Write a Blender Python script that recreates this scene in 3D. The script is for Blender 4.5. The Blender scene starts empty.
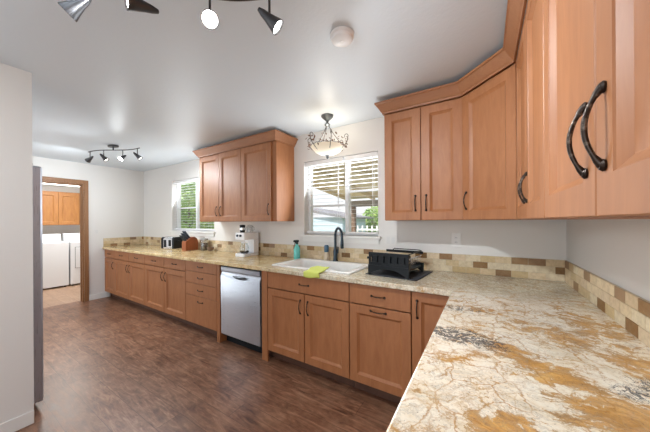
import bpy, bmesh, math, random
from mathutils import Vector, Matrix
random.seed(7)
PI = math.pi
S = bpy.context.scene
COL = S.collection

# ------------------------------------------------------------------ camera
CAM = Vector((-.48, -2.424, 1.353)); YAW = math.radians(32.117); ROLL = math.radians(-.351)
FW = Vector((-math.sin(YAW), math.cos(YAW), 0)); RT0 = Vector((math.cos(YAW), math.sin(YAW), 0)); UP0 = Vector((0, 0, 1))
RT = RT0*math.cos(ROLL)+UP0*math.sin(ROLL); UP = UP0*math.cos(ROLL)-RT0*math.sin(ROLL)
cd = bpy.data.cameras.new('camera'); cam = bpy.data.objects.new('camera', cd); COL.objects.link(cam)
cd.sensor_fit = 'HORIZONTAL'; cd.sensor_width = 36; cd.lens = 255.82/650*36; cd.shift_y = (221.1-216)/650
cd.clip_start = .02; cd.clip_end = 200
m = Matrix((RT, UP, -FW)).transposed().to_4x4(); m.translation = CAM
cam.matrix_world = m
S.camera = cam

# ------------------------------------------------------------------ world, sun, area lights, exposure
W = bpy.data.worlds.new('world'); S.world = W; W.use_nodes = True
wn = W.node_tree; bg = wn.nodes['Background']
sky = wn.nodes.new('ShaderNodeTexSky'); sky.sky_type = 'NISHITA'; sky.sun_disc = False
sky.sun_elevation = math.radians(48); sky.sun_rotation = math.radians(200); sky.air_density = 1.0; sky.dust_density = 3.0
mixw = wn.nodes.new('ShaderNodeMixRGB'); mixw.inputs[0].default_value = .6; mixw.inputs[2].default_value = (7, 7.1, 7.4, 1)
wn.links.new(sky.outputs[0], mixw.inputs[1]); wn.links.new(mixw.outputs[0], bg.inputs[0])
bg.inputs[1].default_value = .15
sun = bpy.data.lights.new('sun', 'SUN'); sun.energy = 4.0; sun.angle = math.radians(1.5); sun.color = (1, .95, .86)
so = bpy.data.objects.new('sun', sun); COL.objects.link(so); so.rotation_euler = (math.radians(40), 0, math.radians(-28))

def area(name, loc, rot, sx, sy, power, color=(1, 1, 1)):
    l = bpy.data.lights.new(name, 'AREA'); l.shape = 'RECTANGLE'; l.size = sx; l.size_y = sy; l.energy = power; l.color = color
    o = bpy.data.objects.new(name, l); COL.objects.link(o); o.location = loc; o.rotation_euler = rot
    return o
# added fill light behind the camera, shining through an invented dining-side opening
area('dining_fill', (-1.6, -5.12, 1.2), (math.radians(90), 0, 0), 2.4, 2.0, 26, (.90, .96, 1))
area('daylight_window_sink', (-1.835, .005, 1.62), (math.radians(-112), 0, 0),  .88, .84, 10, (.93, .97, 1))
area('daylight_window_end', (-4.62, .005, 1.6), (math.radians(-112), 0, 0), 1.2, .94, 12, (.93, .97, 1))
area('hall_fill', (-5.2, -2.94, 1.3), (math.radians(90), 0, 0), 1.2, 1.8, 16, (.92, .97, 1))  # added fill light for the far left side; its source is unseen
area('laundry_fill', (-7.5, -.9, 2.34), (0, 0, 0), .5, .5, 34, (1, .97, .92))  # added area light that brightens the laundry; no visible source
S.view_settings.view_transform = 'Standard'; S.view_settings.look = 'None'
S.view_settings.gamma = 1; S.view_settings.use_curve_mapping = False
S.view_settings.exposure = 0.52

# ------------------------------------------------------------------ materials
def mat(name, col, rough=.5, metal=0, **kw):
    M = bpy.data.materials.new(name); M.use_nodes = True
    b = M.node_tree.nodes['Principled BSDF']
    b.inputs['Base Color'].default_value = (*col, 1); b.inputs['Roughness'].default_value = rough; b.inputs['Metallic'].default_value = metal
    for k, v in kw.items():
        b.inputs[k.replace('_', ' ')].default_value = v
    return M
class N:
    def __init__(s, M): s.t = M.node_tree; s.b = s.t.nodes['Principled BSDF']
    def n(s, ty, **kw):
        x = s.t.nodes.new(ty)
        for k, v in kw.items(): setattr(x, k, v)
        return x
    def l(s, a, b): s.t.links.new(a, b)
    def coord(s, scale=(1, 1, 1), rot=(0, 0, 0)):
        c = s.n('ShaderNodeTexCoord'); mp = s.n('ShaderNodeMapping')
        mp.inputs['Scale'].default_value = scale; mp.inputs['Rotation'].default_value = rot
        s.l(c.outputs['Object'], mp.inputs[0]); return mp.outputs[0]
    def noise(s, vec, scale, detail=4, rough=.5, dist=0):
        x = s.n('ShaderNodeTexNoise'); s.l(vec, x.inputs['Vector'])
        x.inputs['Scale'].default_value = scale; x.inputs['Detail'].default_value = detail
        x.inputs['Roughness'].default_value = rough; x.inputs['Distortion'].default_value = dist
        return x.outputs['Fac']
    def ramp(s, fac, stops):
        r = s.n('ShaderNodeValToRGB'); e = r.color_ramp.elements
        while len(e) < len(stops): e.new(.5)
        for i, (p, c) in enumerate(stops):
            e[i].position = p; e[i].color = (*c, 1) if len(c) == 3 else c
        s.l(fac, r.inputs[0]); return r.outputs[0]
    def mix(s, fac, a, b, mode='MIX'):
        x = s.n('ShaderNodeMixRGB', blend_type=mode)
        for i, v in ((0, fac), (1, a), (2, b)):
            if hasattr(v, 'links'): s.l(v, x.inputs[i])
            elif i == 0: x.inputs[0].default_value = v
            else: x.inputs[i].default_value = (*v, 1)
        return x.outputs[0]
    def math(s, op, a, b=0, c=0, clamp=False):
        x = s.n('ShaderNodeMath', operation=op, use_clamp=clamp)
        for i, v in ((0, a), (1, b), (2, c)):
            if hasattr(v, 'links'): s.l(v, x.inputs[i])
            else: x.inputs[i].default_value = v
        return x.outputs[0]
    def bump(s, h, st, d=.002):
        x = s.n('ShaderNodeBump'); x.inputs['Strength'].default_value = st; x.inputs['Distance'].default_value = d
        s.l(h, x.inputs['Height']); s.l(x.outputs[0], s.b.inputs['Normal'])
    def color(s, c): s.l(c, s.b.inputs['Base Color'])

def wall_mat(name, col, rough=.85, scale=90, bump=.25):
    M = mat(name, col, rough); g = N(M); v = g.coord()
    n1 = g.noise(v, scale, 3, .6)
    g.bump(n1, bump, .002)
    n2 = g.noise(v, 1.2, 2)
    g.color(g.mix(n2, tuple(c*.97 for c in col), tuple(min(1, c*1.03) for c in col)))
    return M
M_wall = wall_mat('warm_white_wall_paint', (.74, .73, .71))
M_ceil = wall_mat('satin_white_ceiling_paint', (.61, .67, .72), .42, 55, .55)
M_trim = mat('white_trim_paint', (.78, .78, .76), .35)
M_vinyl = mat('white_vinyl', (.82, .83, .84), .35)
M_slat = mat('white_blind_slat', (.83, .83, .83), .4)

def wood(name, c1, c2, rough=.50, sc=(8, 8, 1.5), coat=.08):
    M = mat(name, c1, rough, Coat_Weight=coat, Coat_Roughness=.38); g = N(M)
    v = g.coord(sc); n = g.noise(v, 3.2, 6, .6, .8)
    v2 = g.coord((1, 1, .5)); nb = g.noise(v2, 3.5, 3)
    c = g.ramp(n, [(.3, c2), (.7, c1)])
    c = g.mix(g.math('MULTIPLY', nb, .30), c, tuple(x*.62 for x in c1))
    g.color(c)
    g.bump(n, .06, .001)
    return M
M_maple = wood('stained_maple', (.41, .168, .064), (.32, .120, .043))
M_crown = wood('stained_maple_crown', (.36, .155, .066), (.30, .12, .05), sc=(2, 14, 14))
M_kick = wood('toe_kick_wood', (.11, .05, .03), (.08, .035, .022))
M_oak = wood('golden_oak', (.42, .19, .055), (.31, .125, .035))
M_oaktrim = wood('oak_door_trim', (.34, .17, .075), (.24, .11, .045), sc=(20, 20, 1.5))
M_gap = mat('cabinet_interior_shadow_gap', (.10, .045, .028), .8)
M_bronze = mat('oil_rubbed_bronze', (.055, .042, .035), .32, .85)
def bronze_wear(M):
    g = N(M); n = g.noise(g.coord(), 90, 3)
    g.color(g.ramp(n, [(.55, (.045, .034, .028)), (.75, (.28, .23, .19))]))
bronze_wear(M_bronze)
M_black = mat('black_plastic', (.006, .009, .012), .42, Specular_IOR_Level=.28)
M_steel = mat('brushed_stainless', (.56, .60, .66), .30, .85)
def brushed(M, sc):
    g = N(M); n = g.noise(g.coord(sc), 8, 4); g.bump(n, .08, .001)
    g.l(g.math('MULTIPLY_ADD', n, .15, .22), g.b.inputs['Roughness'])
brushed(M_steel, (.6, .6, 60))
M_fridge = mat('dark_stainless_fridge', (.42, .45, .52), .34, .45); brushed(M_fridge, (40, 40, .8))
M_gun = mat('gunmetal', (.075, .075, .08), .3, .8)
M_dark = mat('dark_steel', (.10, .11, .12), .35, .8)
M_chrome = mat('chrome', (.75, .76, .78), .12, 1)
M_white = mat('white_enamel', (.93, .95, .98), .25)
M_washer = mat('white_washer_enamel', (.82, .84, .87), .3)
M_ceramic = mat('white_sink_enamel', (.86, .86, .84), .12)
M_grey = mat('grey_plastic', (.35, .36, .37), .5)
M_bulb = mat('lit_bulb', (1, 1, 1), .5, Emission_Strength=22.0); M_bulb.node_tree.nodes['Principled BSDF'].inputs['Emission Color'].default_value = (1, .97, .92, 1)
M_bulboff = mat('bulb_reflector', (.8, .8, .8), .2, Emission_Strength=1.6); M_bulboff.node_tree.nodes['Principled BSDF'].inputs['Emission Color'].default_value = (1, .97, .92, 1)
M_bowl = mat('alabaster_glass', (.72, .64, .50), .35, Emission_Strength=.22); M_bowl.node_tree.nodes['Principled BSDF'].inputs['Emission Color'].default_value = (1, .90, .72, 1)
M_iron = mat('dark_bronze_iron', (.10, .085, .075), .45, .7)
M_pewter = mat('pewter_metal', (.16, .18, .19), .4, .8)
M_leaf = mat('bronze_leaf', (.20, .11, .07), .5, .5)
M_faucet = mat('blue_black_faucet', (.045, .065, .085), .25, .7)
M_knifeblock = wood('knife_block_wood', (.36, .105, .035), (.27, .075, .022))
M_blade = mat('knife_handle_blue_black', (.02, .035, .055), .4)
M_teal = mat('teal_liquid_bottle', (.15, .60, .56), .25)
M_soap = mat('cream_soap_bottle', (.66, .56, .42), .3)
M_bluecap = mat('blue_cap', (.06, .14, .22), .4)
M_towel = mat('lime_green_cloth', (.58, .64, .14), .9)
g = N(M_towel); g.bump(g.noise(g.coord(), 260, 3), .6, .002)
M_mat = mat('charcoal_drying_mat', (.05, .055, .065), .95); g = N(M_mat); g.bump(g.noise(g.coord(), 300, 2), .6, .002)
M_coffee = mat('dark_coffee', (.035, .022, .016), .5)
M_clay = mat('brown_ceramic', (.22, .16, .12), .5)
M_switch = mat('white_plate_plastic', (.74, .73, .71), .3)
M_sock = mat('switch_rocker_plastic', (.70, .70, .69), .3)
def glassy(name, tint=(1, 1, 1), gl=.12):
    M = bpy.data.materials.new(name); M.use_nodes = True; t = M.node_tree; t.nodes.clear()
    o = t.nodes.new('ShaderNodeOutputMaterial'); mx = t.nodes.new('ShaderNodeMixShader'); a = t.nodes.new('ShaderNodeBsdfTransparent'); b = t.nodes.new('ShaderNodeBsdfGlossy')
    a.inputs[0].default_value = (*tint, 1); b.inputs['Roughness'].default_value = .03; mx.inputs[0].default_value = gl
    t.links.new(a.outputs[0], mx.inputs[1]); t.links.new(b.outputs[0], mx.inputs[2]); t.links.new(mx.outputs[0], o.inputs[0])
    return M
M_glass = glassy('window_glass', (1, 1, 1), .05)
M_clear = glassy('clear_glass', (.86, .89, .90), .18)

# floor: dark hand-scraped laminate planks running along X
def floor_mat(name, ca, cb, cc, rough, pw=.16, pl=1.25):
    M = mat(name, ca, rough, Specular_IOR_Level=.5); g = N(M)
    c = g.n('ShaderNodeTexCoord'); sp = g.n('ShaderNodeSeparateXYZ'); g.l(c.outputs['Object'], sp.inputs[0])
    row = g.math('FLOOR', g.math('DIVIDE', sp.outputs[1], pw))
    wn_ = g.n('ShaderNodeTexWhiteNoise', noise_dimensions='1D'); g.l(row, wn_.inputs['W'])
    xs = g.math('ADD', g.math('DIVIDE', sp.outputs[0], pl), g.math('MULTIPLY', wn_.outputs[0], 7.3))
    colm = g.math('FLOOR', xs)
    cx = g.n('ShaderNodeCombineXYZ'); g.l(row, cx.inputs[0]); g.l(colm, cx.inputs[1])
    w2 = g.n('ShaderNodeTexWhiteNoise', noise_dimensions='3D'); g.l(cx.outputs[0], w2.inputs['Vector'])
    mp = g.n('ShaderNodeMapping'); mp.inputs['Scale'].default_value = (1.6, 9, 1); g.l(c.outputs['Object'], mp.inputs[0])
    vm = g.n('ShaderNodeVectorMath', operation='MULTIPLY_ADD'); g.l(w2.outputs['Color'], vm.inputs[0]); vm.inputs[1].default_value = (30, 30, 30); g.l(mp.outputs[0], vm.inputs[2])
    n = g.noise(vm.outputs[0], 2.6, 8, .68, 1.4)
    col = g.ramp(n, [(.30, cb), (.52, ca), (.74, cc)])
    nb = g.noise(g.coord(), 5, 5, .7)
    col = g.mix(g.math('MULTIPLY', g.ramp(nb, [(.42, (0, 0, 0)), (.68, (1, 1, 1))]), .45), col, cc)
    col = g.mix(g.math('MULTIPLY', w2.outputs['Value'], .28), col, cb)
    def edge(v, wdt): 
        fr = g.math('FRACT', v); return g.math('LESS_THAN', g.math('MINIMUM', fr, g.math('SUBTRACT', 1, fr)), wdt)
    e = g.math('MAXIMUM', edge(g.math('DIVIDE', sp.outputs[1], pw), .010), edge(xs, .0015))
    col = g.mix(g.math('MULTIPLY', e, .55), col, tuple(x*.35 for x in cb))
    g.color(col)
    g.l(g.math('MULTIPLY_ADD', n, .22, rough-.08), g.b.inputs['Roughness'])
    g.bump(n, .18, .003)
    return M
M_floor = floor_mat('dark_walnut_laminate', (.22, .100, .056), (.060, .025, .014), (.46, .265, .165), .33)
M_lfloor = floor_mat('light_laundry_laminate', (.42, .27, .18), (.32, .19, .12), (.52, .36, .25), .4)

# granite
def granite():
    M = mat('gold_veined_granite', (.8, .7, .55), .13, Specular_IOR_Level=.5); g = N(M)
    c = g.n('ShaderNodeTexCoord'); P = c.outputs['Object']
    def warp(src, scale, amt, detail=6, rough=.6):
        w = g.n('ShaderNodeTexNoise'); g.l(P, w.inputs['Vector']); w.inputs['Scale'].default_value = scale; w.inputs['Detail'].default_value = detail; w.inputs['Roughness'].default_value = rough
        sb = g.n('ShaderNodeVectorMath', operation='SUBTRACT'); g.l(w.outputs['Color'], sb.inputs[0]); sb.inputs[1].default_value = (.5, .5, .5)
        md = g.n('ShaderNodeVectorMath', operation='MULTIPLY_ADD'); g.l(sb.outputs[0], md.inputs[0]); md.inputs[1].default_value = (amt, amt, amt); g.l(src, md.inputs[2]); return md.outputs[0]
    D = warp(warp(P, 3.0, .30), 22, .035)
    D2 = warp(warp(P, 8, .20, 8, .7), 40, .03)
    mp = g.n('ShaderNodeMapping'); mp.inputs['Rotation'].default_value = (0, 0, math.radians(28)); mp.inputs['Scale'].default_value = (1.0, 1.7, 1); g.l(D, mp.inputs[0]); Q = mp.outputs[0]
    spx = g.n('ShaderNodeSeparateXYZ'); g.l(P, spx.inputs[0])
    def blob(cx, cy, rx, ry, ang, s0=1.0):     # a mineral patch of the slab at its own place
        m2 = g.n('ShaderNodeMapping', vector_type='TEXTURE'); m2.inputs['Location'].default_value = (cx, cy, .914); m2.inputs['Rotation'].default_value = (0, 0, math.radians(ang)); m2.inputs['Scale'].default_value = (rx, ry, .5)
        g.l(D2, m2.inputs[0]); ln = g.n('ShaderNodeVectorMath', operation='LENGTH'); g.l(m2.outputs[0], ln.inputs[0])
        return g.math('MULTIPLY', g.math('SUBTRACT', 1, ln.outputs['Value'], clamp=True), s0)
    def mx(*a):
        r = a[0]
        for x in a[1:]: r = g.math('MAXIMUM', r, x)
        return r
    fine = g.noise(P, 70, 6, .8, .5)
    cream = g.ramp(g.noise(Q, 5, 8, .65), [(.32, (.60, .50, .34)), (.40, (.78, .70, .55)), (.50, (.87, .81, .68))])
    cream = g.mix(.16, cream, g.ramp(fine, [(.36, (.36, .30, .22)), (.5, (.86, .82, .74))]))
    far = g.n('ShaderNodeMapRange'); far.interpolation_type = 'SMOOTHSTEP'; g.l(spx.outputs[0], far.inputs[0]); far.inputs[1].default_value = -1.7; far.inputs[2].default_value = -2.7
    cor = g.n('ShaderNodeMapRange'); cor.interpolation_type = 'SMOOTHSTEP'; g.l(g.math('ADD', spx.outputs[1], g.math('MULTIPLY', spx.outputs[0], -.22)), cor.inputs[0]); cor.inputs[1].default_value = -.72; cor.inputs[2].default_value = -.34
    finec = g.ramp(fine, [(.36, (.13, .12, .10)), (.45, (.40, .37, .27)), (.53, (.70, .66, .52)), (.66, (.82, .79, .68))])
    streak = g.ramp(g.noise(Q, 14, 9, .75, .8), [(.36, (.28, .24, .18)), (.47, (.64, .58, .45)), (.60, (.82, .78, .67))])
    pale = g.mix(.45, finec, streak)
    golden = g.mix(.25, g.ramp(g.noise(Q, 8, 8, .7, .8), [(.34, (.34, .17, .05)), (.45, (.68, .42, .12)), (.56, (.86, .64, .28)), (.72, (.92, .80, .50))]), finec)
    col = g.mix(cor.outputs[0], cream, pale)
    spots = mx(blob(-.36, -1.42, .30, .075, -38), blob(-.22, -1.16, .36, .11, -30, .6), blob(-.46, -1.78, .15, .07, -10, 1.1), blob(-.20, -1.60, .24, .12, 10, .8),
               blob(-.52, -.95, .08, .05, 0, .8), blob(-.12, -.92, .16, .22, 10, .7), blob(-.57, -1.52, .08, .05, 40, .65), blob(-.15, -2.1, .4, .3, 20, .6), blob(-.10, -1.28, .14, .2, 0, .6))
    on = g.noise(Q, 8.5, 10, .76, .3)
    om = g.math('ADD', g.math('ADD', g.math('MULTIPLY', spots, .27), on), g.math('MULTIPLY', g.math('SUBTRACT', g.noise(D, 26, 6, .75), .5), .32))
    omask = g.ramp(om, [(.585, (0, 0, 0)), (.60, (.8, .8, .8)), (.70, (1, 1, 1))])
    ocol = g.ramp(g.noise(D, 17, 9, .78, .3), [(.36, (.13, .055, .02)), (.45, (.27, .095, .014)), (.54, (.50, .20, .02)), (.66, (.74, .42, .10))])
    notcor = g.math('SUBTRACT', 1, g.math('MULTIPLY', cor.outputs[0], .8))
    col = g.mix(g.math('MULTIPLY', omask, notcor), col, ocol)
    edge_ = g.math('MULTIPLY', g.ramp(om, [(.565, (0, 0, 0)), (.59, (1, 1, 1)), (.615, (0, 0, 0))]), notcor)
    col = g.mix(g.math('MULTIPLY', edge_, .55), col, (.20, .10, .045))
    halo = g.ramp(om, [(.47, (0, 0, 0)), (.60, (1, 1, 1))])
    col = g.mix(g.math('MULTIPLY', g.math('MULTIPLY', halo, notcor), .35), col, (.74, .52, .24))
    for sc_, wd, cc, am in ((9.0, .030, (.46, .23, .06), .9), (17.0, .045, (.50, .33, .15), .5)):
        vo = g.n('ShaderNodeTexVoronoi', feature='DISTANCE_TO_EDGE'); g.l(warp(warp(P, 4, .12), 30, .022, 4, .6), vo.inputs['Vector']); vo.inputs['Scale'].default_value = sc_
        keep_ = g.ramp(g.noise(P, 7, 3), [(.40, (0, 0, 0)), (.55, (1, 1, 1))])
        lin = g.math('MULTIPLY', g.ramp(vo.outputs['Distance'], [(0, (1, 1, 1)), (wd, (0, 0, 0))]), keep_)
        col = g.mix(g.math('MULTIPLY', g.math('MULTIPLY', lin, notcor), am), col, cc)
    for sc_, wd, cc, am in ((5.5, .012, (.46, .25, .08), .75), (10, .016, (.50, .33, .15), .55)):
        cr = g.math('ABSOLUTE', g.math('SUBTRACT', g.noise(D2, sc_, 3, .5, .6), .5))
        col = g.mix(g.math('MULTIPLY', g.ramp(cr, [(.0, (1, 1, 1)), (wd, (0, 0, 0))]), am), col, cc)
    cr2 = g.math('ABSOLUTE', g.math('SUBTRACT', g.noise(Q, 9, 9, .72, .5), .5))
    gm = g.ramp(g.noise(P, 3.6, 3), [(.47, (0, 0, 0)), (.56, (1, 1, 1))])
    crm2 = g.math('MULTIPLY', g.ramp(cr2, [(.0, (1, 1, 1)), (.026, (0, 0, 0))]), gm)
    col = g.mix(g.math('MULTIPLY', crm2, .35), col, (.16, .14, .13))
    bm_ = mx(blob(-.58, -1.34, .20, .085, -6, 1.2), blob(-.10, -1.44, .14, .07, 30, .7), blob(-.62, -1.0, .18, .07, 15, .5))
    bl = g.math('ABSOLUTE', g.math('SUBTRACT', g.noise(Q, 19, 5, .7, .8), .5))
    bw = g.math('MULTIPLY', bm_, .095)
    bmask = g.math('MULTIPLY', g.math('LESS_THAN', bl, bw), g.ramp(bm_, [(.02, (0, 0, 0)), (.12, (1, 1, 1))]))
    col = g.mix(g.math('MULTIPLY', bmask, .85), col, (.07, .07, .078))
    col = g.mix(g.math('MULTIPLY', far.outputs[0], .9), col, golden)
    sp = g.ramp(g.noise(P, 150, 2), [(.64, (0, 0, 0)), (.70, (1, 1, 1))])
    col = g.mix(g.math('MULTIPLY', sp, .5), col, (.12, .08, .06))
    g.color(col)
    return M
M_granite = granite()

M_tile = mat('travertine_tiles', (.7, .6, .4), .55)
g = N(M_tile); at = g.n('ShaderNodeAttribute'); at.attribute_name = 'tile_colour'
nt = g.noise(g.coord(), 45, 5, .6)
g.color(g.mix(g.math('MULTIPLY', g.ramp(nt, [(.35, (1, 1, 1)), (.6, (0, 0, 0))]), .35), at.outputs['Color'], (.35, .24, .13)))
g.bump(nt, .2, .001)

# ------------------------------------------------------------------ mesh helpers
def box(bm, x0, x1, y0, y1, z0, z1):
    v = [bm.verts.new((x, y, z)) for z in (z0, z1) for y in (y0, y1) for x in (x0, x1)]
    for f in ((0, 2, 3, 1), (4, 5, 7, 6), (0, 1, 5, 4), (2, 6, 7, 3), (0, 4, 6, 2), (1, 3, 7, 5)):
        bm.faces.new([v[i] for i in f])
    return v
def lathe(bm, prof, seg=24, c=(0, 0, 0), mtx=None):
    c = Vector(c); rings = []
    for r, z in prof:
        if r < 1e-6:
            p = Vector((0, 0, z)); p = (mtx @ p if mtx else p)+c; rings.append([bm.verts.new(p)]); continue
        ring = []
        for i in range(seg):
            a = 2*PI*i/seg; p = Vector((r*math.cos(a), r*math.sin(a), z)); p = (mtx @ p if mtx else p)+c
            ring.append(bm.verts.new(p))
        rings.append(ring)
    for a, b in zip(rings, rings[1:]):
        for i in range(seg):
            j = (i+1) % seg
            if len(a) == 1 and len(b) == 1: break
            if len(a) == 1: bm.faces.new((a[0], b[i], b[j]))
            elif len(b) == 1: bm.faces.new((a[i], a[j], b[0]))
            else: bm.faces.new((a[i], a[j], b[j], b[i]))
    for rg in (rings[0], rings[-1]):
        if len(rg) > 2:
            try: bm.faces.new(rg)
            except ValueError: pass
def tube(bm, pts, rad, seg=8):
    pts = [Vector(p) for p in pts]; n = len(pts)
    if not hasattr(rad, '__len__'): rad = [rad]*n
    rings = []; nrm = None
    for i, p in enumerate(pts):
        t = (pts[min(i+1, n-1)]-pts[max(i-1, 0)]).normalized()
        if nrm is None:
            nrm = t.orthogonal().normalized()
        else:
            nrm = (nrm-t*nrm.dot(t)); nrm = nrm.normalized() if nrm.length > 1e-6 else t.orthogonal().normalized()
        b = t.cross(nrm)
        rings.append([bm.verts.new(p+(nrm*math.cos(2*PI*k/seg)+b*math.sin(2*PI*k/seg))*rad[i]) for k in range(seg)])
    for a, b in zip(rings, rings[1:]):
        for k in range(seg): bm.faces.new((a[k], a[(k+1) % seg], b[(k+1) % seg], b[k]))
    bm.faces.new(rings[0][::-1]); bm.faces.new(rings[-1])
def prism(bm, poly, z0, z1, axis='z'):
    def P(a, b, c): return {'z': (a, b, c), 'x': (c, a, b), 'y': (a, c, b)}[axis]
    A = [bm.verts.new(P(a, b, z0)) for a, b in poly]; B = [bm.verts.new(P(a, b, z1)) for a, b in poly]
    n = len(poly); bm.faces.new(A[::-1]); bm.faces.new(B)
    for i in range(n): bm.faces.new((A[i], A[(i+1) % n], B[(i+1) % n], B[i]))
def B(): return bmesh.new()
def obj(name, bm, m, parent=None, bevel=0, smooth=False, loc=None):
    bmesh.ops.recalc_face_normals(bm, faces=bm.faces)
    me = bpy.data.meshes.new(name); bm.to_mesh(me); bm.free()
    me.materials.append(m)
    o = bpy.data.objects.new(name, me); COL.objects.link(o)
    if parent: o.parent = parent
    if loc: o.location = loc
    if smooth:
        for p in me.polygons: p.use_smooth = True
        md = o.modifiers.new('edge', 'EDGE_SPLIT'); md.split_angle = math.radians(40)
    if bevel:
        md = o.modifiers.new('bevel', 'BEVEL'); md.width = bevel; md.segments = 2; md.limit_method = 'ANGLE'; md.angle_limit = math.radians(50)
    return o
def bx(name, m, parent, x0, x1, y0, y1, z0, z1, bevel=0):
    b = B(); box(b, x0, x1, y0, y1, z0, z1); return obj(name, b, m, parent, bevel)
def tag(o, label, cat, group=None):
    o['label'] = label; o['category'] = cat
    if group: o['group'] = group
    return o
def thing(name, label, cat, loc=(0, 0, 0), rotz=0, group=None):
    o = bpy.data.objects.new(name, None); COL.objects.link(o); o.location = loc; o.rotation_euler = (0, 0, rotz); o.empty_display_size = .1
    return tag(o, label, cat, group)
def struct(o): o['kind'] = 'structure'; return o
def copy_tree(o, parent=None):
    c = o.copy(); COL.objects.link(c); c.parent = parent
    for ch in list(o.children): copy_tree(ch, c)
    return c

# ------------------------------------------------------------------ room shell
H = 2.37; XL = -6.31
def wall_with_holes(name, axis, a0, a1, t0, t1, z0, z1, holes, m):
    # wall running along `axis` with rectangular openings (a_lo, a_hi, z_lo, z_hi)
    b = B(); As = sorted({a0, a1, *[h[0] for h in holes], *[h[1] for h in holes]}); Zs = sorted({z0, z1, *[h[2] for h in holes], *[h[3] for h in holes]})
    for i in range(len(As)-1):
        for k in range(len(Zs)-1):
            ca, cz = (As[i]+As[i+1])/2, (Zs[k]+Zs[k+1])/2
            if any(h[0] < ca < h[1] and h[2] < cz < h[3] for h in holes): continue
            if axis == 'x': box(b, As[i], As[i+1], t0, t1, Zs[k], Zs[k+1])
            else: box(b, t0, t1, As[i], As[i+1], Zs[k], Zs[k+1])
    bmesh.ops.remove_doubles(b, verts=b.verts, dist=1e-5)
    # drop interior duplicate faces
    seen = {}
    for f in list(b.faces):
        k = tuple(sorted(v.index for v in f.verts)); seen.setdefault(k, []).append(f)
    for fs in seen.values():
        if len(fs) > 1: bmesh.ops.delete(b, geom=fs, context='FACES_ONLY')
    return struct(obj(name, b, m))
def fix_index(b): b.verts.index_update()
W1 = (-5.23, -4.01, 1.20, 2.085); W2 = (-2.29, -1.378, 1.195, 2.05)
def wall_boxes(name, boxes, m):
    b = B()
    for q in boxes: box(b, *q)
    return struct(obj(name, b, m))
def holes_wall(name, axis, a0, a1, t0, t1, z0, z1, holes, m):
    hs = sorted(holes); out = []; cur = a0
    def add(p, q, zz0, zz1):
        if q-p < 1e-4 or zz1-zz0 < 1e-4: return
        out.append((p, q, t0, t1, zz0, zz1) if axis == 'x' else (t0, t1, p, q, zz0, zz1))
    for h in hs:
        add(cur, h[0], z0, z1); add(h[0], h[1], z0, h[2]); add(h[0], h[1], h[3], z1); cur = h[1]
    add(cur, a1, z0, z1)
    return wall_boxes(name, out, m)
holes_wall('wall_back', 'x', XL-.12, .15, 0, .15, 0, H, [W1, W2], M_wall)
holes_wall('wall_right', 'y', -5.15, 0, 0, .15, 0, H, [], M_wall)
DY0, DY1, DZ = -1.72, -.907, 2.015
holes_wall('wall_left', 'y', -2.9, 0, XL-.12, XL, 0, H, [(DY0, DY1, 0, DZ)], M_wall)
holes_wall('wall_alcove', 'y', -5.0, -2.008, -3.20, -3.08, 0, H, [], M_wall)
holes_wall('wall_hall', 'x', XL-.12, -3.2, -3.05, -2.9, 0, H, [(-5.85, -4.55, 0, 2.1)], M_wall)
holes_wall('wall_front', 'x', -3.2, 0, -5.15, -5.0, 0, H, [(-2.8, -.4, 0, 2.1)], M_wall)  # opening put in, out of view, for the added fill light
b = B(); box(b, XL-.12, .15, -5.15, .15, -.1, 0); struct(obj('floor', b, M_floor))
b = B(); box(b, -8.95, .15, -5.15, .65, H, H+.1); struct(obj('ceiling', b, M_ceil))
# laundry room beyond the doorway
b = B(); box(b, -8.95, XL-.12, -2.6, .65, -.1, .0); struct(obj('floor_laundry', b, M_lfloor))
wall_boxes('wall_laundry', [(-8.95, -8.8, -2.6, .65, 0, H), (-8.8, XL-.12, -2.6, -2.45, 0, H), (-8.8, XL-.12, .5, .65, 0, H), (XL-.14, XL-.12, .15, .5, 0, H)], M_wall)
# doorway trim
b = B()
box(b, XL, XL+.016, DY1, DY1+.058, 0, DZ+.062); box(b, XL, XL+.016, DY0-.058, DY0, 0, DZ+.062); box(b, XL, XL+.016, DY0, DY1, DZ, DZ+.062)
struct(obj('trim_1', b, M_oaktrim, bevel=.004))
b = B()
box(b, XL-.13, XL+.002, DY1-.02, DY1, 0, DZ); box(b, XL-.13, XL+.002, DY0, DY0+.02, 0, DZ); box(b, XL-.13, XL+.002, DY0+.02, DY1-.02, DZ-.02, DZ)
box(b, XL-.08, XL-.045, DY1-.032, DY1-.02, 0, DZ-.02); box(b, XL-.08, XL-.045, DY0+.02, DY1-.02, DZ-.032, DZ-.02)
struct(obj('trim_2', b, M_oaktrim, bevel=.002))
def baseboard(name, boxes):
    b = B()
    for q in boxes: box(b, *q)
    struct(obj(name, b, M_trim, bevel=.004))
baseboard('baseboard_left', [(XL, XL+.014, DY1+.058, -.56, 0, .09)])
baseboard('baseboard_alcove', [(-3.08, -3.068, -5.0, -2.008, 0, .088)])
baseboard('baseboard_laundry', [(-8.8, -8.786, -2.45, .5, 0, .09)])

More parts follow.
